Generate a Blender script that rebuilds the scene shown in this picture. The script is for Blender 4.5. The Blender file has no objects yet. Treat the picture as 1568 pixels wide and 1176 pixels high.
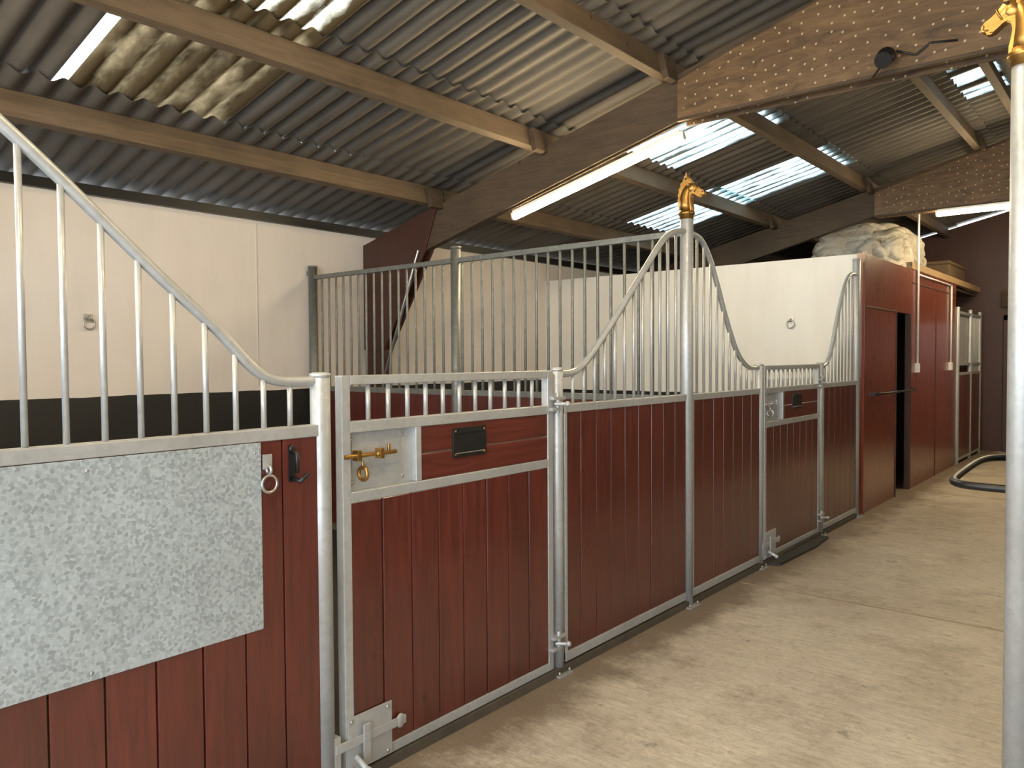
import bpy, bmesh, math, random
from mathutils import Vector, Matrix, noise
random.seed(4)
sc=bpy.context.scene
# ------------------------------------------------------------------ materials
def newmat(name):
    m=bpy.data.materials.new(name); m.use_nodes=True
    nt=m.node_tree; b=nt.nodes['Principled BSDF']
    return m,nt,b
def L(nt,a,b): nt.links.new(a,b)
def coords(nt,scale=(1,1,1)):
    tc=nt.nodes.new('ShaderNodeTexCoord'); mp=nt.nodes.new('ShaderNodeMapping')
    mp.inputs['Scale'].default_value=scale
    L(nt,tc.outputs['Object'],mp.inputs['Vector']); return mp.outputs['Vector']
def noise_t(nt,vec,scale,detail=5,rough=.6,dist=0):
    n=nt.nodes.new('ShaderNodeTexNoise'); n.inputs['Scale'].default_value=scale
    n.inputs['Detail'].default_value=detail; n.inputs['Roughness'].default_value=rough
    n.inputs['Distortion'].default_value=dist
    L(nt,vec,n.inputs['Vector']); return n.outputs['Fac']
def ramp(nt,fac,stops):
    r=nt.nodes.new('ShaderNodeValToRGB'); el=r.color_ramp.elements
    while len(el)<len(stops): el.new(.5)
    for e,(p,c) in zip(el,stops):
        e.position=p; e.color=(c[0],c[1],c[2],1) if not isinstance(c,(int,float)) else (c,c,c,1)
    L(nt,fac,r.inputs['Fac']); return r.outputs['Color']
def math_n(nt,op,a,b_=None,c=None):
    n=nt.nodes.new('ShaderNodeMath'); n.operation=op
    for i,x in enumerate((a,b_,c)):
        if x is None: continue
        if isinstance(x,(int,float)): n.inputs[i].default_value=x
        else: L(nt,x,n.inputs[i])
    return n.outputs[0]
def mix(nt,fac,a,b,mode='MIX'):
    m=nt.nodes.new('ShaderNodeMix'); m.data_type='RGBA'; m.blend_type=mode
    if isinstance(fac,(int,float)): m.inputs[0].default_value=fac
    else: L(nt,fac,m.inputs[0])
    for i,x in ((6,a),(7,b)):
        if isinstance(x,tuple): m.inputs[i].default_value=(*x,1)
        else: L(nt,x,m.inputs[i])
    return m.outputs[2]
def bump(nt,b,h,strength=.3,dist=.01):
    n=nt.nodes.new('ShaderNodeBump'); n.inputs['Strength'].default_value=strength; n.inputs['Distance'].default_value=dist
    L(nt,h,n.inputs['Height']); L(nt,n.outputs['Normal'],b.inputs['Normal'])
def simple(name,col,rough=.5,metal=0,var=.25,scale=6,bs=.15):
    m,nt,b=newmat(name); v=coords(nt)
    f=noise_t(nt,v,scale)
    c=ramp(nt,f,[(.3,tuple(x*(1-var) for x in col)),(.7,tuple(min(1,x*(1+var)) for x in col))])
    L(nt,c,b.inputs['Base Color']); b.inputs['Roughness'].default_value=rough; b.inputs['Metallic'].default_value=metal
    f2=noise_t(nt,v,scale*8); bump(nt,b,f2,bs,.003)
    return m
def wood(name,c1,c2,rough=.6,stretch=(14,14,1.2),board=None,coat=0,knots=True,big_s=1.6,bigmin=.5):
    m,nt,b=newmat(name); v=coords(nt,stretch)
    f=noise_t(nt,v,3,8,.65,.6)
    c=ramp(nt,f,[(.28,c1),(.72,c2)])
    v2=coords(nt)
    big=noise_t(nt,v2,big_s,3)
    c=mix(nt,.5,c,ramp(nt,big,[(.3,bigmin),(.7,1.0)]),'MULTIPLY')
    if board:
        sp=nt.nodes.new('ShaderNodeSeparateXYZ'); L(nt,v2,sp.inputs[0])
        fl=math_n(nt,'FLOOR',math_n(nt,'DIVIDE',sp.outputs['Y'],board))
        wn=nt.nodes.new('ShaderNodeTexWhiteNoise'); wn.noise_dimensions='1D'; L(nt,fl,wn.inputs['W'])
        c=mix(nt,.5,c,ramp(nt,wn.outputs['Value'],[(0,(.62,.66,.70)),(1,(1,1,1))]),'MULTIPLY')
    if knots:
        vo=nt.nodes.new('ShaderNodeTexVoronoi'); vo.inputs['Scale'].default_value=2.3; L(nt,coords(nt,(1.6,1.6,1)),vo.inputs['Vector'])
        k=ramp(nt,vo.outputs['Distance'],[(.02,1),(.06,0)])
        c=mix(nt,k,c,tuple(x*.4 for x in c1))
        sc_=ramp(nt,noise_t(nt,coords(nt,(1,1,.5)),11,6,.75),[(.69,0),(.75,.5)])   # scuffs in the paint
        c=mix(nt,sc_,c,tuple(min(1,x*2.2+.03) for x in c2))
    L(nt,c,b.inputs['Base Color']); 
    rr=ramp(nt,f,[(.2,rough-.08),(.8,rough+.1)]); L(nt,rr,b.inputs['Roughness'])
    b.inputs['Coat Weight'].default_value=coat; b.inputs['Coat Roughness'].default_value=.12
    bump(nt,b,f,.25,.004)
    return m
M={}
M['red']=wood('oxblood_painted_boards',(.058,.0105,.0070),(.138,.0225,.0135),.38,(16,16,1.1),board=.14,coat=.45)
M['redh']=wood('oxblood_painted_boards_horizontal',(.058,.0105,.0070),(.138,.0225,.0135),.38,(16,1.1,16),coat=.45)
M['redbox']=wood('oxblood_plywood',(.115,.019,.007),(.195,.036,.013),.3,(10,10,1.0),coat=.4,knots=False)
M['redbrown']=wood('redbrown_stained_wood',(.045,.014,.008),(.075,.025,.014),.5,(10,10,1.0),knots=False)
M['purlin']=wood('old_purlin_timber',(.080,.052,.029),(.165,.112,.066),.8,(16,1.0,16),big_s=2.4,bigmin=.3)
M['rafter']=wood('dark_rafter_timber',(.048,.030,.016),(.108,.069,.038),.8,(1.2,14,14),big_s=2.2,bigmin=.35)
M['plank']=wood('pale_plank',(.28,.17,.08),(.40,.26,.13),.7,(14,1,14))
M['crate']=wood('brown_ply',(.075,.045,.022),(.13,.082,.04),.7,(14,1,14))
M['darkwood']=wood('dark_wood',(.03,.022,.011),(.065,.045,.022),.6)
m,nt,b=newmat('nailed_plywood_gusset'); v=coords(nt,(1.6,7,7)); f=noise_t(nt,v,2.0,8,.68,1.8)
c=ramp(nt,f,[(.3,(.048,.026,.011)),(.5,(.118,.064,.025)),(.72,(.185,.108,.045))])
sp=nt.nodes.new('ShaderNodeSeparateXYZ'); L(nt,coords(nt),sp.inputs[0])
cb=nt.nodes.new('ShaderNodeCombineXYZ')
sh=math_n(nt,'MULTIPLY_ADD',sp.outputs['X'],-.25,sp.outputs['Z'])
L(nt,sp.outputs['X'],cb.inputs[0]); L(nt,sh,cb.inputs[1])
vo=nt.nodes.new('ShaderNodeTexVoronoi'); vo.voronoi_dimensions='2D'; vo.inputs['Scale'].default_value=13; vo.inputs['Randomness'].default_value=.5; L(nt,cb.outputs[0],vo.inputs['Vector'])
dt=ramp(nt,vo.outputs['Distance'],[(.06,1),(.095,0)])
msk=ramp(nt,noise_t(nt,coords(nt),1.3,2),[(.44,0),(.49,1)])
k2=mix(nt,1.0,dt,msk,'MULTIPLY')
c=mix(nt,k2,c,(.50,.40,.25)); L(nt,c,b.inputs['Base Color']); b.inputs['Roughness'].default_value=.6; bump(nt,b,f,.2,.004); M['gusset']=m
def galv(name,base,metal,rough,sc_,contrast,bs=.1):
    m,nt,b=newmat(name); v=coords(nt)
    vo=nt.nodes.new('ShaderNodeTexVoronoi'); vo.inputs['Scale'].default_value=sc_; 
    wv=nt.nodes.new('ShaderNodeVectorMath'); wv.operation='MULTIPLY_ADD'
    nz=nt.nodes.new('ShaderNodeTexNoise'); nz.inputs['Scale'].default_value=sc_*.8; L(nt,v,nz.inputs['Vector'])
    L(nt,nz.outputs['Color'],wv.inputs[0]); wv.inputs[1].default_value=(.8/sc_,)*3; L(nt,v,wv.inputs[2]); L(nt,wv.outputs[0],vo.inputs['Vector'])
    sp=nt.nodes.new('ShaderNodeSeparateColor'); L(nt,vo.outputs['Color'],sp.inputs[0])
    c=ramp(nt,sp.outputs[0],[(0,tuple(x*(1-contrast) for x in base)),(.45,base),(1,tuple(min(1,x*(1+contrast*.7)) for x in base))])
    st=noise_t(nt,v,3,4); c=mix(nt,.45,c,ramp(nt,st,[(.35,(.72,.70,.66)),(.65,(1,1,1))]),'MULTIPLY')
    L(nt,c,b.inputs['Base Color']); b.inputs['Metallic'].default_value=metal
    L(nt,ramp(nt,sp.outputs[1],[(0,rough-.08),(1,rough+.12)]),b.inputs['Roughness'])
    bump(nt,b,noise_t(nt,v,60),bs,.002); return m
M['galv']=galv('galvanised_tube',(.44,.455,.465),.45,.42,60,.07)
M['galvdk']=galv('weathered_galvanised_tube',(.19,.195,.18),.5,.5,40,.15)
M['spangle']=galv('spangled_galvanised_sheet',(.39,.45,.49),.3,.42,115,.28)
M['brass']=simple('brass',(.34,.185,.050),.34,.9,.3,20)
M['black']=simple('black_metal',(.010,.010,.011),.4,.2)
M['rubber']=simple('black_rubber',(.018,.017,.017),.75,0,.3,4)
M['whiteplastic']=simple('white_plastic',(.75,.74,.70),.4,0,.05)
M['steel']=simple('steel',(.45,.45,.45),.35,.9,.1,30)
def wallmat(name,col,dado):
    m,nt,b=newmat(name); v=coords(nt)
    f=noise_t(nt,v,1.2,6); c=ramp(nt,f,[(.3,tuple(x*.93 for x in col)),(.7,col)])
    stain=noise_t(nt,coords(nt,(3,3,.5)),2.2,6); c=mix(nt,.22,c,ramp(nt,stain,[(.35,(.80,.76,.70)),(.6,(1,1,1))]),'MULTIPLY')
    if dado:
        sp=nt.nodes.new('ShaderNodeSeparateXYZ'); L(nt,v,sp.inputs[0])
        a=math_n(nt,'MULTIPLY_ADD',noise_t(nt,v,3,2),.02,sp.outputs['Z'])
        c=mix(nt,math_n(nt,'LESS_THAN',a,dado),c,(.012,.012,.011))
    L(nt,c,b.inputs['Base Color']); b.inputs['Roughness'].default_value=.6; bump(nt,b,noise_t(nt,v,35),.1,.004); return m
M['wall']=wallmat('cream_painted_wall',(.80,.735,.68),1.215)
M['wall2']=wallmat('cream_painted_panel',(.88,.87,.83),1.10)
# concrete floor
m,nt,b=newmat('brushed_concrete'); v=coords(nt)
f=noise_t(nt,v,.9,8,.62); c=ramp(nt,f,[(.28,(.44,.38,.30)),(.5,(.60,.53,.43)),(.72,(.74,.67,.55))])
c=mix(nt,.5,c,ramp(nt,noise_t(nt,coords(nt,(2,16,1)),3,8,.7),[(.32,.45),(.6,1.0)]),'MULTIPLY')
c=mix(nt,.5,c,ramp(nt,noise_t(nt,v,26,5,.7),[(.3,.40),(.5,1.0)]),'MULTIPLY')
spots=ramp(nt,noise_t(nt,v,8,4,.6),[(.29,.28),(.35,1.0)]); c=mix(nt,.75,c,spots,'MULTIPLY')
patch=ramp(nt,noise_t(nt,v,1.7,7,.78),[(.38,(.55,.51,.46)),(.50,(1,1,1))]); c=mix(nt,.65,c,patch,'MULTIPLY')
sp=nt.nodes.new('ShaderNodeSeparateXYZ'); L(nt,v,sp.inputs[0])
a=math_n(nt,'MULTIPLY_ADD',noise_t(nt,v,2.6,9,.78),-.95,sp.outputs['X'])
mr=nt.nodes.new('ShaderNodeMapRange'); L(nt,a,mr.inputs['Value']); mr.inputs['From Min'].default_value=-2.46; mr.inputs['From Max'].default_value=-2.24; mr.inputs['To Min'].default_value=.88; mr.inputs['To Max'].default_value=0
c=mix(nt,mr.outputs[0],c,(.15,.105,.07))
L(nt,c,b.inputs['Base Color']); b.inputs['Roughness'].default_value=.48
h=mix(nt,.5,noise_t(nt,coords(nt,(3,40,1)),3,5,.6),noise_t(nt,v,45,4)); bump(nt,b,h,.6,.008); M['concrete']=m
M['joint']=simple('floor_joint_filler',(.34,.26,.17),.8)
M['gap']=simple('shadow_gap_timber',(.06,.045,.03),.9)
# corrugated fibre cement
m,nt,b=newmat('fibre_cement_sheet'); v=coords(nt)
f=noise_t(nt,coords(nt,(.6,2.2,1)),1.3,7,.7); c=ramp(nt,f,[(.28,(.060,.051,.042)),(.5,(.102,.089,.075)),(.75,(.150,.134,.114))])
wn=nt.nodes.new('ShaderNodeSeparateXYZ'); L(nt,v,wn.inputs[0])
fl=math_n(nt,'FLOOR',math_n(nt,'MULTIPLY',wn.outputs['Y'],1/1.022))
w1=nt.nodes.new('ShaderNodeTexWhiteNoise'); w1.noise_dimensions='1D'; L(nt,fl,w1.inputs['W'])
c=mix(nt,.4,c,ramp(nt,w1.outputs['Value'],[(0,(.62,.60,.58)),(1,(1,.98,.95))]),'MULTIPLY')
L(nt,c,b.inputs['Base Color']); b.inputs['Roughness'].default_value=.7; bump(nt,b,noise_t(nt,v,40),.2,.004); M['roof']=m
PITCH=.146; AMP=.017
def skylight(name,clear,dirt_shade_c,t0,t1,nsc,shade_stripe):
    m,nt,b=newmat(name); out=nt.nodes['Material Output']; v=coords(nt)
    f=noise_t(nt,coords(nt,(.7,2.0,1)),nsc,8,.68)
    sp=nt.nodes.new('ShaderNodeSeparateXYZ'); L(nt,v,sp.inputs[0])
    s=math_n(nt,'MULTIPLY',math_n(nt,'COSINE',math_n(nt,'MULTIPLY',sp.outputs['Y'],2*math.pi/PITCH)),shade_stripe)  # corrugation shading painted into the sheet colour as dark stripes
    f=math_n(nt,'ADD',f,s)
    tl=nt.nodes.new('ShaderNodeBsdfTranslucent'); 
    c=ramp(nt,f,[(t0,dirt_shade_c),(t1,clear)]); L(nt,c,tl.inputs['Color'])
    tr=nt.nodes.new('ShaderNodeBsdfTransparent'); L(nt,c,tr.inputs['Color'])
    mx=nt.nodes.new('ShaderNodeMixShader'); mx.inputs[0].default_value=.12
    L(nt,tl.outputs[0],mx.inputs[1]); L(nt,tr.outputs[0],mx.inputs[2])
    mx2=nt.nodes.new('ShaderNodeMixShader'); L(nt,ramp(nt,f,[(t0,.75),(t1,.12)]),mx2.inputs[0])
    df=nt.nodes.new('ShaderNodeBsdfDiffuse'); L(nt,mix(nt,.6,c,(.20,.145,.08)),df.inputs['Color'])
    L(nt,mx.outputs[0],mx2.inputs[1]); L(nt,df.outputs[0],mx2.inputs[2]); L(nt,mx2.outputs[0],out.inputs['Surface']); return m
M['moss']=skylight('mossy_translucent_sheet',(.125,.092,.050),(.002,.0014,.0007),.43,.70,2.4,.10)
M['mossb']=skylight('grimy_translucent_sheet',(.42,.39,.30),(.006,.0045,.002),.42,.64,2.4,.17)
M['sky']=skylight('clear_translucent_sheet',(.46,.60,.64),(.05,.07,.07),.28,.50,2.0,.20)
m,nt,b=newmat('canvas_tarp'); v=coords(nt); c=ramp(nt,noise_t(nt,v,3,5),[(.3,(.34,.30,.24)),(.7,(.50,.46,.38))]); L(nt,c,b.inputs['Base Color']); b.inputs['Roughness'].default_value=.45
bump(nt,b,noise_t(nt,v,3.5,4,.5,1.2),.9,.08); M['tarp']=m
def emis(name,col,s):
    m,nt,b=newmat(name); b.inputs['Base Color'].default_value=(*col,1); b.inputs['Emission Color'].default_value=(*col,1); b.inputs['Emission Strength'].default_value=s; return m
M['tube']=emis('fluorescent_tube_glow',(1,.79,.47),125)

# ------------------------------------------------------------------ mesh builder
class B:
    def __init__(s): s.bm=bmesh.new(); s.mats=[]
    def mi(s,k):
        if k not in s.mats: s.mats.append(k)
        return s.mats.index(k)
    def box(s,x0,x1,y0,y1,z0,z1,k):
        vs=[s.bm.verts.new((x,y,z)) for x in (x0,x1) for y in (y0,y1) for z in (z0,z1)]
        for f in ((0,1,3,2),(4,6,7,5),(0,4,5,1),(2,3,7,6),(0,2,6,4),(1,5,7,3)):
            fc=s.bm.faces.new([vs[i] for i in f]); fc.material_index=s.mi(k)
    def prism(s,pts,off,k):
        off=Vector(off); a=[s.bm.verts.new(p) for p in pts]; b=[s.bm.verts.new(Vector(p)+off) for p in pts]
        n=len(a); fs=[s.bm.faces.new(a),s.bm.faces.new(b[::-1])]
        for i in range(n): fs.append(s.bm.faces.new((a[i],b[i],b[(i+1)%n],a[(i+1)%n])))
        for f in fs: f.material_index=s.mi(k)
    def tube(s,pts,r,k,seg=12,cap=True,closed=False):
        pts=[Vector(p) for p in pts]; rs=r if isinstance(r,(list,tuple)) else [r]*len(pts)
        rings=[]; n=len(pts); ref=None
        for i,p in enumerate(pts):
            if closed: t=(pts[(i+1)%n]-pts[i-1]).normalized()
            else:
                t=((pts[min(i+1,n-1)]-pts[i]).normalized()+(pts[i]-pts[max(i-1,0)]).normalized())
                t=t.normalized() if t.length>1e-6 else Vector((0,0,1))
            if ref is None:
                ref=Vector((0,0,1)) if abs(t.z)<.9 else Vector((1,0,0))
            u=t.cross(ref); 
            if u.length<1e-4: u=t.cross(Vector((0,1,0)))
            u.normalize(); w=u.cross(t).normalized(); ref=w
            rings.append([s.bm.verts.new(p+(u*math.cos(2*math.pi*j/seg)+w*math.sin(2*math.pi*j/seg))*rs[i]) for j in range(seg)])
        m=s.mi(k)
        rng=range(n) if closed else range(n-1)
        for i in rng:
            A,Bq=rings[i],rings[(i+1)%n]
            for j in range(seg):
                f=s.bm.faces.new((A[j],A[(j+1)%seg],Bq[(j+1)%seg],Bq[j])); f.material_index=m; f.smooth=True
        if cap and not closed:
            f=s.bm.faces.new(rings[0][::-1]); f.material_index=m
            f=s.bm.faces.new(rings[-1]); f.material_index=m
    def ring(s,c,R,r,ax,k,seg=20):
        pts=[]
        for i in range(seg):
            a=2*math.pi*i/seg; u,w=math.cos(a)*R,math.sin(a)*R
            pts.append(Vector(c)+{'x':Vector((0,u,w)),'y':Vector((u,0,w)),'z':Vector((u,w,0))}[ax])
        s.tube(pts,r,k,8,closed=True)
    def ball(s,c,r,k,sc=(1,1,1)):
        g=bmesh.ops.create_uvsphere(s.bm,u_segments=16,v_segments=10,radius=r)
        for v in g['verts']: v.co=Vector((v.co.x*sc[0],v.co.y*sc[1],v.co.z*sc[2]))+Vector(c)
        m=s.mi(k)
        for f in {f for v in g['verts'] for f in v.link_faces}: f.material_index=m; f.smooth=True
    def done(s,name,bevel=0,parent=None):
        bmesh.ops.recalc_face_normals(s.bm,faces=s.bm.faces)
        me=bpy.data.meshes.new(name); s.bm.to_mesh(me); s.bm.free()
        for k in s.mats: me.materials.append(M[k])
        o=bpy.data.objects.new(name,me); sc.collection.objects.link(o)
        if bevel:
            b=o.modifiers.new('bevel','BEVEL'); b.width=bevel; b.segments=2; b.limit_method='ANGLE'; b.angle_limit=math.radians(50)
        if parent: o.parent=parent
        return o
def empty(name):
    o=bpy.data.objects.new(name,None); sc.collection.objects.link(o); return o

XF=-2.118; XW=-5.795; RX=-1.0; XR=-.322; XE=2*RX-XW; YB=-2.6; YE=13.9
def roofz(x): return 2.70+.25*((XE-RX)-abs(x-RX))
# ------------------------------------------------------------------ shell
b=B(); b.box(XW-.15,XE+.15,YB,YE+.15,-.12,0,'concrete'); b.done('floor')
b=B()
for y in (4.77,9.2,.3): b.box(XF+.06,XR-.06,y-.009,y+.009,-.002,.002,'joint')
b.done('trim_1')
b=B(); b.box(XW+.3,XF-.10,.35,4.05,.0,.02,'rubber'); b.done('stable_rubber_matting')
b=B(); b.box(XW+.3,XF-.10,4.95,7.5,.0,.02,'rubber'); b.done('stable_rubber_matting')
b=B(); b.prism([(XF+.035,5.30,.001),(XF+.105,5.32,.001),(XF+.125,6.0,.001),(XF+.10,6.36,.001),(XF+.035,6.38,.001)],(0,0,.018),'rubber'); b.done('gateway_rubber_mat')
b=B(); b.box(XW-.15,XW,YB,YE+.15,0,2.66,'wall')
for y in (2.12,3.62,7.1,.6):
    b.box(XW,XW+.004,y,y+.012,1.25,2.6,'wall'); b.box(XW,XW+.0015,y+.012,y+.016,1.25,2.6,'gap')
b.done('wall_left')
b=B(); b.box(XE,XE+.15,YB,YE+.15,0,2.66,'wall'); b.done('wall_right')
b=B()
pts=[(XW-.15,YE,0),(XE+.15,YE,0),(XE+.15,YE,2.66),(RX,YE,3.84),(XW-.15,YE,2.66)]
b.prism(pts,(0,.15,0),'redbrown'); b.done('wall_end')
b=B(); b.box(XW,XW+.045,YB,YE,2.62,2.69,'black'); b.done('eaves_shadow_strip')  # black strip stands in for the shadow gap under the roof sheets

# ------------------------------------------------------------------ roof
def sheet(b,x0,x1,y0,y1,k,lift0,lift1):
    n=max(2,int(round((y1-y0)/PITCH*10))); m=b.mi(k); nx=3
    rows=[]
    for i in range(n+1):
        y=y0+(y1-y0)*i/n; w=AMP*math.cos(2*math.pi*y/PITCH)
        rows.append([b.bm.verts.new((x0+(x1-x0)*j/nx,y,roofz(x0+(x1-x0)*j/nx)+w+AMP+lift0+(lift1-lift0)*j/nx)) for j in range(nx+1)])
    for i in range(n):
        for j in range(nx):
            f=b.bm.faces.new((rows[i][j],rows[i+1][j],rows[i+1][j+1],rows[i][j+1])); f.material_index=m; f.smooth=True
bounds=[-5.97,-4.76,-3.70,-2.60,-1.50,RX+.02]
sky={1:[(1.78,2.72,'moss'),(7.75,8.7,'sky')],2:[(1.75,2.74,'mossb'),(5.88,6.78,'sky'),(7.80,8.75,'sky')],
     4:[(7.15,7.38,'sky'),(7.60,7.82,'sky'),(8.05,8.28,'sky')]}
gaps={1:[(1.70,1.78)]}
b=B(); bs_=B()
for r in range(5):
    x0,x1=bounds[r],bounds[r+1]+(.10 if r<4 else 0)
    segs=[(a,c,k) for a,c,k in sky.get(r,[])]+[(a,c,None) for a,c in gaps.get(r,[])]
    segs.sort(); y=YB-.2
    for a,c,k in segs:
        sheet(b,x0,x1,y,a,'roof',.026,0); 
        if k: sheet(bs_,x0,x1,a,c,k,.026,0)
        y=c
    sheet(b,x0,x1,y,YE+.2,'roof',.026,0)
for r in range(5):
    x0=2*RX-bounds[r]; x1=2*RX-bounds[r+1]-(.10 if r<4 else 0)
    if r==2:
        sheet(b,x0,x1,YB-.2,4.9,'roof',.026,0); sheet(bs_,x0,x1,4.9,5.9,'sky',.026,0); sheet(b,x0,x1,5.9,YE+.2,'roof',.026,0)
    else: sheet(b,x0,x1,YB-.2,YE+.2,'roof',.026,0)
b.tube([(RX,YB-.2,roofz(RX)+.07),(RX,YE+.2,roofz(RX)+.07)],.11,'roof',16)
b.done('ceiling'); bs_.done('window_1')
# purlins
b=B()
PX=[-4.857,-3.736,-2.633,-1.53,-1.12]
PX=PX+[2*RX-x for x in PX]
for x in PX:
    z=roofz(x)-.005; s=.25 if x<RX else -.25
    for y0,y1 in ((YB,.2),(.2,4.85),(4.85,9.5),(9.5,YE)):
        p=[]
        for dx,dz in ((-.03,-.155),(.03,-.155),(.03,0),(-.03,0)):
            p.append((x+dx-s*dz,y0,z+dz+s*dx))
        b.prism(p,(0,y1-y0-.004,0),'purlin')
    for yp in (4.85,9.5):
        p=[(x+dx-s*dz,yp-.22,z+dz+s*dx) for dx,dz in ((.03,-.20),(.075,-.20),(.075,-.03),(.03,-.03))]
        b.prism(p,(0,.16,0),'rafter')
b.done('roof_purlins',.004)
def portal(yf,name):
    b=B(); th=.11
    for sgn in (-1,1):
        X=lambda x: x if sgn<0 else 2*RX-x
        xe=XW+.01
        b.prism([(X(xe),yf+.02,roofz(xe)-.16),(X(xe),yf+.02,roofz(xe)-.50),(X(RX),yf+.02,roofz(RX)-.46),(X(RX),yf+.02,roofz(RX)-.16)],(0,th-.04,0),'rafter')
        b.box(min(X(xe),X(xe+.25)),max(X(xe),X(xe+.25)),yf+.02,yf+th-.02,0,2.5,'redbrown')
        for yy in (yf,yf+th-.02):
            b.prism([(X(xe),yy,1.55),(X(xe+.28),yy,1.55),(X(-4.95),yy,2.41),(X(-4.80),yy,roofz(-4.80)-.17),(X(xe),yy,roofz(xe)-.17)],(0,.02,0),'redbrown')
        b.tube([(X(xe+.30),yf-.012,1.30),(X(-5.02),yf-.012,2.42)],.014,'steel',8)
    g=[(-2.50,3.03),(-2.50,roofz(-2.5)-.22),(RX,roofz(RX)-.18),(2*RX+2.50,roofz(-2.5)-.22),(2*RX+2.50,3.03)]
    for yy in (yf-.018,yf+th):
        b.prism([(x,yy,z) for x,z in g],(0,.018,0),'gusset')
    b.box(-2.5,2*RX+2.5,yf-.03,yf-.018,3.03,3.05,'rafter')
    return b.done(name,.003)
for y in (.1,4.75,9.4): portal(y,'timber_portal_frame')
def tubelight(p,q,name='fluorescent_tube_light',side=(0,1,0),hang=0):
    p,q=Vector(p),Vector(q); b=B(); d=(q-p).normalized(); sd=Vector(side); n=sd.cross(d); n=n if n.z>0 else -n
    b.tube([p,q],.022,'tube',12)
    o=n*.040
    c=[p+o-n*.010-sd*.018,p+o-n*.010+sd*.018,p+o+n*.012+sd*.018,p+o+n*.012-sd*.018]
    b.prism(c,q-p,'whiteplastic')
    for e,s in ((p,-1),(q,1)):
        b.tube([e+d*s*.002,e+d*s*.02],.020,'whiteplastic',12)
        b.prism([e-sd*.016,e+sd*.016,e+sd*.016+o,e-sd*.016+o],d*s*.02,'whiteplastic')
        if hang: b.tube([e-d*s*.1+o,e-d*s*.1+o+Vector((0,0,hang))],.004,'steel',6)
    return b.done(name)
tubelight((-3.97,4.80,2.585),(-2.50,4.80,2.94))
tubelight((-1.86,9.38,2.98),(-.36,9.38,2.98))
tubelight((.50,4.80,2.94),(1.97,4.80,2.585))
tubelight((-3.97,.15,2.59),(-2.50,.15,2.955))
tubelight((-1.6,.15,2.95),(-.1,.15,2.95))
tubelight((RX,1.55,3.50),(RX,3.05,3.50),side=(1,0,0),hang=.25)  # unseen tube added to brighten the aisle floor and stall fronts
tubelight((-.85,10.4,3.10),(-.85,11.9,3.10),side=(1,0,0),hang=.62)  # extra tube out of view, added to lift the far floor

# ------------------------------------------------------------------ stable fronts
def arc_curve(pts,n=8):
    P=[Vector((0,a,c)) for a,c in pts]; out=[]
    for i in range(len(P)-1):
        p0=P[max(i-1,0)];p1=P[i];p2=P[i+1];p3=P[min(i+2,len(P)-1)]
        for j in range(n):
            t=j/n; out.append(.5*((2*p1)+(-p0+p2)*t+(2*p0-5*p1+4*p2-p3)*t*t+(-p0+3*p1-3*p2+p3)*t**3))
    out.append(P[-1]); return out
def zat(c,y):
    for a,d in zip(c,c[1:]):
        if min(a.y,d.y)<=y<=max(a.y,d.y) and abs(d.y-a.y)>1e-6: return a.z+(d.z-a.z)*(y-a.y)/(d.y-a.y)
    return c[-1].z
def horse(b,c,sgn,s=1.0):
    c=Vector(c); P=lambda x,y,z:c+Vector((x*sgn*s,y*s,z*s))
    b.tube([P(0,0,-.035),P(0,0,-.012),P(0,0,-.008),P(0,0,.004),P(0,0,.010),P(0,0,.022)],[.040*s,.041*s,.048*s,.048*s,.040*s,.037*s],'brass',24)
    # flat casting that gives the crisp profile: crest, ears, forehead, nose, jaw, throat
    out=[(-3.9,1),(-4.5,4),(-4.9,7),(-5.3,8.2),(-4.7,9.2),(-5.1,11),(-4.3,12.2),(-4.5,14.2),(-3.4,15.4),(-3.4,17.2),(-2.1,18.2),(-1.5,20),(-.5,20.2),(.3,23.2),(1.4,22),(1.8,20),(3.0,19.1),(4.6,17.4),(6.6,15.0),(8.8,12.9),(10.6,11.9),(11.5,10.6),(11.2,9.3),(10.2,8.9),(9.9,8.1),(8.8,7.9),(7.6,8.8),(6.2,10.0),(4.9,10.6),(3.7,9.9),(3.3,8.2),(3.6,5.5),(4.2,3),(4.2,1)]
    for t,sh in ((.013,1.0),(.020,.90)):
        cx,cz=1.6,12.0
        b.prism([P((cx+(x-cx)*sh)/100,-t,(cz+(z-cz)*(sh if z>4 else 1))/100) for x,z in out],(0,2*t*s,0),'brass')
    # rounded neck, cheek and muzzle
    b.tube([P(0,0,.012),P(-.004,0,.05),P(-.004,0,.09),P(.004,0,.125),P(.014,0,.155)],[.038*s,.038*s,.035*s,.030*s,.022*s],'brass',16)
    b.ball(P(.034,0,.138),.029*s,'brass',(1,.95,1.05))
    b.tube([P(.020,0,.168),P(.046,0,.146),P(.072,0,.122),P(.092,0,.105)],[.020*s,.025*s,.019*s,.017*s],'brass',14)
    b.ball(P(.099,0,.101),.0175*s,'brass',(1,1,.95))
    for e in (-1,1):
        b.tube([P(.004,e*.012,.190),P(.006,e*.020,.205),P(.011,e*.018,.232)],[.009*s,.010*s,.001*s],'brass',8)
        b.ball(P(.046,e*.024,.158),.0055*s,'black')
        b.ball(P(.048,e*.021,.164),.008*s,'brass',(1.4,.8,.5))
        b.ball(P(.105,e*.014,.108),.004*s,'black')
        b.tube([P(.058,e*.022,.112),P(.068,e*.023,.130),P(.074,e*.018,.146)],.0035*s,'brass',6)
def basefoot(b,x,y,r):
    b.box(x-r-.022,x+r+.022,y-r-.022,y+r+.022,0,.008,'galv')
    for dx in (-1,1):
        for dy in (-1,1): b.tube([(x+dx*(r+.010),y+dy*(r+.010),.008),(x+dx*(r+.010),y+dy*(r+.010),.024)],.006,'steel',6)
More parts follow.
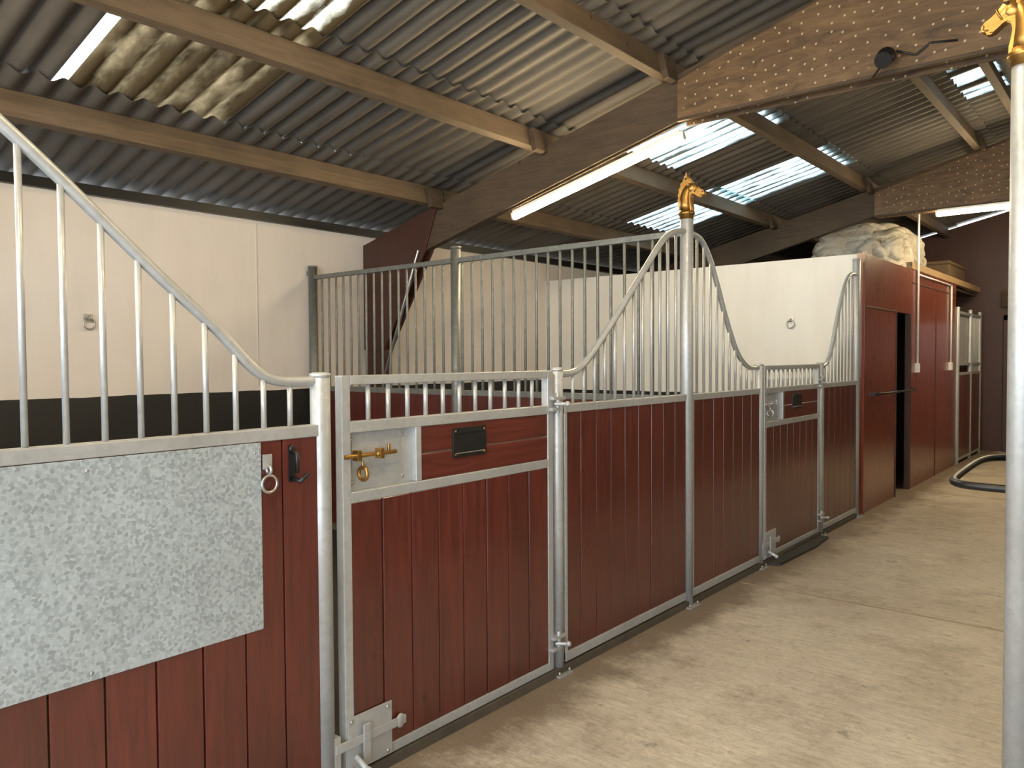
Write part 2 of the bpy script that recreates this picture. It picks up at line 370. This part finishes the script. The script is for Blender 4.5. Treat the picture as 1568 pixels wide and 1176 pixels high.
def post(name,x,y,h,r,finial=0,k='galv'):
    b=B(); b.tube([(x,y,0),(x,y,h-.004),(x,y,h)],[r,r,r*.9],k,24); basefoot(b,x,y,r)
    if finial: horse(b,(x,y,h+.02),finial,1.0)
    else: b.tube([(x,y,h-.003),(x,y,h+.008),(x,y,h+.013)],[r*1.06,r*1.06,r*.7],k,24)
    return b.done(name)
yp=[.28,1.552,2.856,4.124,5.192,6.434,7.401]
post('tall_finial_post',XF,yp[0],2.27,.038,1)
post('gate_post',XF,yp[1],1.40,.033)
post('gate_post',XF,yp[2],1.40,.028)
post('tall_finial_post',XF,yp[3],2.27,.038,1)
post('gate_post',XF,yp[4],1.40,.029)
post('gate_post',XF,yp[5],1.40,.029)
post('tall_post',XF,yp[6],2.33,.033)
post('tall_finial_post',XR,2.785,2.33,.036,-1)

def boards(b,y0,y1,z0,z1,x=XF,k='red',bw=.14):
    n=max(1,round((y1-y0)/bw)); w=(y1-y0)/n
    b.box(x-.014,x+.004,y0,y1,z0,z1,'darkwood')
    for i in range(n): 
        b.box(x-.012,x+.016+random.uniform(-.0015,.0015),y0+i*w+.0026,y0+(i+1)*w-.0026,z0,z1,k)
def front_panel(name,y0,y1,curve,sheetp=None,bar=.093,x=XF):
    e=empty(name)
    b=B(); boards(b,y0,y1,.09,1.21,x); 
    if sheetp:
        b.box(x+.017,x+.0205,sheetp[0],sheetp[1],sheetp[2],sheetp[3],'spangle')
        for yy in (sheetp[0]+.02,(sheetp[0]+sheetp[1])/2,sheetp[1]-.02):
            for zz in (sheetp[2]+.02,sheetp[3]-.03): b.ball((x+.0205,yy,zz),.0045,'steel',(.5,1,1))
    b.done('boards',.0025,e)
    b=B(); b.box(x-.022,x+.022,y0,y1,1.205,1.243,'galv'); b.box(x-.022,x+.022,y0,y1,.045,.09,'galv')
    b.box(x-.02,x+.02,y0,y0+.02,.05,1.22,'galv') if not sheetp else None
    b.done('rails',.003,e)
    b=B(); c=arc_curve(curve); b.tube([(x,p.y,p.z) for p in c],.0165,'galv',14)
    n=round((y1-y0)/bar)
    for i in range(1,n):
        y=y0+(y1-y0)*i/n; b.tube([(x,y,1.235),(x,y,zat(c,y))],.0085,'galv',10)
    b.done('swooped_bars',0,e); return e
up=[(1.552-.02,1.385),(1.44,1.385),(1.37,1.395),(1.30,1.435),(1.19,1.545),(1.02,1.69),(.79,1.90),(.65,2.02),(.53,2.12),(.43,2.17),(.33,2.185),(.28,2.185)]
front_panel('stable_front_panel',.31,1.53,up,(.32,1.318,.63,1.203))
mir=[(2.856+.02,1.385),(2.95,1.385),(3.03,1.405),(3.14,1.475),(3.40,1.70),(3.74,2.015),(3.86,2.115),(3.95,2.16),(4.05,2.18),(4.124,2.18)]
front_panel('stable_front_panel',2.89,4.085,mir)
s2=[(4.124,2.18),(4.25,2.175),(4.35,2.13),(4.47,2.00),(4.64,1.73),(4.78,1.54),(4.88,1.45),(5.00,1.395),(5.10,1.385),(5.192,1.385)]
front_panel('stable_front_panel',4.165,5.16,s2)
s3=[(6.434,1.385),(6.52,1.385),(6.61,1.42),(6.72,1.53),(6.86,1.78),(7.0,2.00),(7.12,2.13),(7.24,2.19),(7.401,2.20)]
front_panel('stable_front_panel',6.465,7.37,s3)
def gate(name,y0,y1,x=XF,metal='brass'):
    e=empty(name); t=.036; h=.019
    b=B()
    b.box(x-h,x+h,y0,y0+t,.04,1.40,'galv'); b.box(x-h,x+h,y1-t,y1,.04,1.40,'galv')
    for z0,z1 in ((1.368,1.40),(1.205,1.243),(.965,1.003),(.04,.078)): b.box(x-h,x+h,y0+t,y1-t,z0,z1,'galv')
    lk=y0+t+.30
    b.box(x-h,x+h,lk,lk+.028,1.003,1.205,'galv')
    b.done('frame',.003,e)
    b=B(); n=12
    for i in range(1,n): 
        y=y0+t+(y1-y0-2*t)*i/n; b.tube([(x,y,1.24),(x,y,1.37)],.0085,'galv',10)
    b.done('top_bars',0,e)
    b=B(); boards(b,y0+t,y1-t,.078,.965,x)
    b.box(x-.012,x+.014,lk+.028,y1-t,1.003,1.102,'redh'); b.box(x-.012,x+.014,lk+.028,y1-t,1.106,1.205,'redh')
    b.done('boards',.0025,e)
    b=B(); b.box(x-.012,x-.004,y0+t,lk,1.003,1.205,'galv')
    yb=y0+t; zb=1.125
    b.tube([(x+.022,yb-.03,zb),(x+.022,yb+.20,zb)],.0075,metal,12)
    for yy in (yb+.03,yb+.13): b.box(x-.004,x+.030,yy-.008,yy+.008,zb-.018,zb+.018,metal)
    b.tube([(x+.022,yb+.09,zb),(x+.050,yb+.09,zb+.004)],.005,metal,10); b.ball((x+.054,yb+.09,zb+.004),.009,metal)
    b.tube([(x+.022,yb+.165,zb),(x+.022,yb+.165,zb+.03)],.006,metal,8)
    b.ring((x+.026,yb+.045,zb-.062),.022,.007,'y',metal); b.tube([(x+.026,yb+.045,zb-.02),(x+.026,yb+.045,zb-.045)],.005,metal,8)
    b.box(x-.004,x-.001,yb+.02,yb+.24,zb-.045,zb+.055,'galv')
    for yy in (yb+.02,yb+.25): 
        for zz in (1.03,1.18): b.ball((x-.002,yy,zz),.006,'steel',(.5,1,1))
    b.done('bolt_lock',.001,e)
    b=B(); py=y0+.53
    b.box(x+.014,x+.022,py,py+.19,1.07,1.185,'black'); b.box(x+.022,x+.0235,py+.012,py+.178,1.084,1.088,'steel'); b.box(x+.022,x+.026,py+.03,py+.16,1.165,1.177,'black')
    for yy in (py+.012,py+.178):
        for zz in (1.082,1.173): b.ball((x+.023,yy,zz),.005,'brass',(.5,1,1))
    b.done('name_plaque',.002,e)
    b=B()
    for z in (1.25,.16):
        b.tube([(x+.03,y1+.022,z-.04),(x+.03,y1+.022,z+.05)],.010,'galv',12)
        b.box(x-.01,x+.040,y1-.03,y1+.035,z-.032,z-.018,'galv'); b.box(x-.01,x+.040,y1-.02,y1+.07,z+.018,z+.032,'galv')
        b.tube([(x+.028,y1+.0,z),(x+.075,y1+.03,z)],.008,'galv',10); b.ball((x+.078,y1+.032,z),.013,'galv')
    b.done('hinges',.001,e)
    b=B()
    b.box(x+.019,x+.025,y0+.005,y0+.20,.045,.235,'galv')
    b.box(x+.025,x+.034,y0-.05,y0+.26,.135,.165,'galv'); b.box(x+.034,x+.042,y0+.06,y0+.09,.06,.20,'galv')
    b.tube([(x+.035,y0+.03,.10),(x+.09,y0+.03,.075)],.010,'galv',10); b.ball((x+.095,y0+.03,.073),.014,'galv')
    b.ball((x+.03,y0+.235,.15),.02,'galv',(.35,1,1.3))
    for yy,zz in ((.02,.06),(.18,.06),(.02,.22),(.18,.22)): b.ball((x+.026,y0+yy,zz),.007,'steel',(.6,1,1))
    b.box(x-.005,x+.03,y0-.055,y0-.03,.07,.19,'galv')
    b.done('kick_latch',.0015,e)
    return e
gate('stable_gate',1.625,2.80)
gate('stable_gate',5.245,6.38,metal='steel')
b=B(); b.box(XF+.0205,XF+.026,1.322,1.352,1.12,1.165,'galv'); b.ring((XF+.034,1.337,1.075),.026,.0045,'x','steel'); b.ring((XF+.032,1.337,1.118),.012,.005,'y','steel')
b.done('tie_ring')
b=B(); b.box(XF+.016,XF+.022,1.415,1.437,1.07,1.185,'black'); b.tube([(XF+.024,1.426,1.17),(XF+.05,1.426,1.16),(XF+.05,1.426,1.10)],.007,'black',8); b.tube([(XF+.022,1.426,1.08),(XF+.06,1.43,1.075),(XF+.068,1.455,1.095)],.008,'black',8)
b.ball((XF+.024,1.426,1.175),.012,'black',(.6,1,1)); b.done('bridle_hook')
b=B(); b.box(XF-.03,XF+.03,.33,7.35,0,.035,'gap'); b.done('trim_3')
def wring(c,ax,name='wall_tie_ring'):
    b=B(); c=Vector(c)
    if ax=='x': b.box(c.x,c.x+.008,c.y-.03,c.y+.03,c.z+.01,c.z+.07,'steel'); b.ring((c.x+.025,c.y,c.z),.038,.006,'x','steel'); b.ring((c.x+.02,c.y,c.z+.04),.014,.006,'y','steel')
    else: b.box(c.x-.03,c.x+.03,c.y-.008,c.y,c.z+.01,c.z+.07,'steel'); b.ring((c.x,c.y-.025,c.z),.038,.006,'y','steel'); b.ring((c.x,c.y-.02,c.z+.04),.014,.006,'x','steel')
    b.done(name)
wring((XW,2.29,1.72),'x'); wring((-2.78,7.60,1.78),'y')

def partition(yy,name):
    e=empty(name)
    b=B()
    n=26; x0=XW+.08; x1=XF-.04; w=(x1-x0)/n
    for i in range(n): b.box(x0+i*w+.002,x0+(i+1)*w-.002,yy-.018,yy+.018,.05,1.19,'red')
    b.done('boards',.002,e)
    b=B()
    b.tube([(XW+.05,yy,.03),(XW+.05,yy,2.27)],.038,'galvdk',20); b.tube([(XW+.05,yy,2.27),(XW+.05,yy,2.285)],.042,'galvdk',20)
    b.tube([(-4.0,yy,.03),(-4.0,yy,2.27)],.038,'galvdk',20); b.tube([(-4.0,yy,2.27),(-4.0,yy,2.285)],.042,'galvdk',20)
    b.box(XW,XW+.05,yy-.03,yy+.03,2.20,2.24,'galvdk')
    b.done('posts',0,e)
    b=B()
    for z0,z1 in ((2.165,2.20),(1.19,1.23)): b.box(x0,x1,yy-.018,yy+.018,z0,z1,'galvdk')
    n=36
    for i in range(1,n):
        x=x0+(x1-x0)*i/n
        if abs(x+4.0)<.05: continue
        b.tube([(x,yy,1.22),(x,yy,2.17)],.0095,'galvdk',8)
    b.done('bars',.002,e)
partition(4.15,'barred_partition')
partition(.28,'barred_partition')

# ------------------------------------------------------------------ tack room
b=B()
b.box(XW,XF-.04,7.60,7.69,0,2.41,'wall2')
b.box(XW,XF-.04,11.69,11.78,0,2.36,'darkwood'); b.box(-3.3,-3.24,7.7,11.69,0,2.36,'darkwood')
b.done('wall_tack_room_side')
b=B()
t0,t1=XF-.04,XF+.02
b.box(t0,t1,7.55,8.72,0,2.41,'redbox'); b.box(t0,t1,8.72,9.34,1.92,2.41,'redbox'); b.box(t0,t1,9.34,11.75,0,2.41,'redbox')
b.box(t1,t1+.008,7.62,8.70,1.915,1.93,'redbrown'); b.box(t1,t1+.008,8.70,8.715,0,1.93,'redbrown')
b.box(t1-.01,t1+.012,7.545,7.60,0,2.42,'redbox')
b.box(t1,t1+.006,9.36,11.7,2.26,2.275,'redbrown'); b.box(t1,t1+.006,10.55,10.565,0,2.26,'redbrown')
b.done('wall_tack_room_front',.002)
b=B(); b.box(XW+.02,XF-.05,7.70,13.6,2.365,2.41,'darkwood')
b.done('tack_room_loft_deck')
b=B()
b.box(t0-.02,t1-.03,8.74,8.79,0,1.92,'darkwood'); b.box(t0-.6,t0-.55,8.8,9.3,0,1.9,'crate'); b.box(t1-.05,t1+.005,9.29,9.34,0,1.92,'redbrown')
b.done('door_1')
b=B(); b.tube([(t1+.05,7.75,1.10),(t1+.05,9.32,1.10)],.010,'black',8)
for y in (7.85,8.6,9.3): b.box(t1,t1+.06,y-.02,y+.02,1.085,1.115,'black')
b.done('door_drop_bar')
b=B(); b.box(XF-.05,XF+.012,9.40,13.6,2.42,2.50,'plank'); b.done('loft_edge_plank',.004)
b=B()
def conduit(y,z0,z1):
    b.tube([(t1+.018,y,z0),(t1+.018,y,z1)],.011,'whiteplastic',8); b.box(t1,t1+.035,y-.04,y+.04,z0-.10,z0,'whiteplastic')
conduit(9.56,1.38,3.05); conduit(11.35,1.38,2.36)
b.tube([(t1+.018,9.56,2.37),(t1+.018,11.35,2.37)],.010,'whiteplastic',8)
b.done('electrical_conduit_with_switches')
def lumpy(name,c,r,k,amp,seed):
    b=B(); bmesh.ops.create_icosphere(b.bm,subdivisions=6,radius=1)
    for v in b.bm.verts:
        p=v.co.copy(); q=Vector((math.copysign(abs(p.x)**.7,p.x),math.copysign(abs(p.y)**.7,p.y),math.copysign(abs(p.z)**.75,p.z)))
        d=noise.noise(p*1.3+Vector((seed,0,0)))*amp+noise.noise(p*2.7+Vector((seed,5,0)))*amp*.4
        w=noise.noise(p*1.1+Vector((0,0,seed)))*2
        cr=(1-abs(noise.noise(Vector((p.x*1.6+w,p.y*2.4,p.z*1.0+seed)))))**8*amp*.55
        cr+=(1-abs(noise.noise(Vector((p.x*2.4,p.y*1.3+w,p.z*3.0-seed)))))**10*amp*.35
        q=q*(1+d-cr); v.co=Vector((q.x*r[0],q.y*r[1],max(q.z,-.55)*r[2]))+Vector(c)
    m=b.mi(k)
    for f in b.bm.faces: f.material_index=m; f.smooth=True
    return b.done(name)
lumpy('tarp_covered_bundle',(-2.80,10.40,2.66),(.60,.98,.43),'tarp',.24,3.1)
b=B(); b.box(-2.9,-2.19,11.75,12.9,2.42,2.72,'crate'); b.box(-2.92,-2.175,11.73,12.92,2.70,2.74,'crate'); b.done('plywood_crate',.004)

e=empty('far_stable_front')
b=B()
for y in (11.85,12.75,13.5): b.tube([(XF+.02,y,0),(XF+.02,y,2.12)],.03,'galv',14)
for z in (2.05,1.35,1.22,.06): b.box(XF,XF+.04,11.85,13.5,z-.018,z+.018,'galv')
b.box(XF-.02,XF,11.9,12.72,1.37,2.04,'galv')
for i in range(1,8): b.tube([(XF+.02,12.75+i*.094,1.24),(XF+.02,12.75+i*.094,2.05)],.009,'galv',8)
b.done('frame',.002,e)
b=B(); boards(b,11.88,13.48,.08,1.20,XF+.02); b.done('boards',.002,e)
b=B(); y1=YE-.002
b.box(-1.75,-.95,y1-.05,y1,0,2.0,'redbox'); b.box(-1.83,-1.75,y1-.07,y1,0,2.08,'redbrown'); b.box(-.95,-.87,y1-.07,y1,0,2.08,'redbrown'); b.box(-1.83,-.87,y1-.07,y1,2.0,2.08,'redbrown')
b.box(-1.85,-.6,y1-.12,y1-.07,2.2,2.45,'rafter'); b.ball((-1.68,y1-.07,1.0),.03,'brass'); b.done('door_2',.003)

e=empty('right_stable_front')
b=B(); boards(b,2.83,13.8,.08,1.20,XR); b.done('boards',.002,e)
b=B()
for z in (1.225,.06): b.box(XR-.02,XR+.02,2.83,13.8,z-.018,z+.018,'galv')
for y in (4.1,5.3,6.7,8.0,9.3,10.6,11.9,13.2): b.tube([(XR,y,0),(XR,y,1.42)],.03,'galv',12)
b.box(XR-.015,XR+.015,2.83,13.8,1.37,1.40,'galv')
for i in range(1,110): b.tube([(XR,2.83+i*.1,1.23),(XR,2.83+i*.1,1.38)],.008,'galv',6)
b.done('frame',.002,e)
b=B()
z=.95
pts=[(XR-.036,4.52,z),(-.52,4.51,z),(-.60,4.48,z),(-.645,4.40,z),(-.66,4.20,z),(-.65,3.75,z),(-.635,3.55,z),(-.60,3.47,z),(-.53,3.44,z),(XR-.036,3.43,z)]
c=[Vector(p) for p in pts]; out=[]
for i in range(len(c)-1):
    p0_,p1_,p2_,p3_=c[max(i-1,0)],c[i],c[i+1],c[min(i+2,len(c)-1)]
    for j in range(6):
        t=j/6; out.append(.5*((2*p1_)+(-p0_+p2_)*t+(2*p0_-5*p1_+4*p2_-p3_)*t*t+(-p0_+3*p1_-3*p2_+p3_)*t**3))
out.append(c[-1]); b.tube(out,.016,'black',10)
b.tube([(XR-.036,4.48,.62),(-.50,4.48,z)],.010,'black',8)
b.box(XR-.036,XR-.022,3.39,4.56,z-.02,z+.02,'black'); b.done('folding_saddle_rack')
b=B(); b.ball((-1.18,4.63,3.10),.05,'black',(1,.8,1)); b.tube([(-1.18,4.63,3.10),(-1.18,4.57,3.06)],[.03,.045],'black',16)  # small black floodlight on the gusset, unlit, with bracket and cable
b.tube([(-1.18,4.73,3.16),(-1.18,4.63,3.12)],.012,'black',8)
b.tube([(-1.27,4.70,3.02),(-1.20,4.63,3.06)],.006,'black',6)
b.tube([(-1.14,4.67,3.13),(-1.05,4.71,3.10),(-.98,4.72,3.15),(-.85,4.725,3.13)],.006,'black',6); b.done('black_floodlight')

# ------------------------------------------------------------------ camera
yaw,pi_,ro=map(math.radians,(39.862,1.793,-.356))
R=Vector((math.cos(yaw),math.sin(yaw),0)); Fh=Vector((-math.sin(yaw),math.cos(yaw),0)); Z=Vector((0,0,1))
F=Fh*math.cos(pi_)-Z*math.sin(pi_); U=Z*math.cos(pi_)+Fh*math.sin(pi_)
r_=R*math.cos(ro)+U*math.sin(ro); u_=-R*math.sin(ro)+U*math.cos(ro)
cam=bpy.data.cameras.new('camera'); cam.sensor_width=36; cam.lens=1188.563/1568*36; cam.clip_start=.02
co=bpy.data.objects.new('camera',cam); sc.collection.objects.link(co)
co.matrix_world=Matrix(((r_.x,u_.x,-F.x,0),(r_.y,u_.y,-F.y,0),(r_.z,u_.z,-F.z,1.45),(0,0,0,1)))
sc.camera=co
w=bpy.data.worlds.new('overcast_sky'); sc.world=w; w.use_nodes=True
bg=w.node_tree.nodes['Background']; bg.inputs[0].default_value=(.84,.93,1,1); bg.inputs[1].default_value=4.8
sc.view_settings.view_transform='Standard'; sc.view_settings.look='None'; sc.view_settings.exposure=.34; sc.view_settings.gamma=1.05
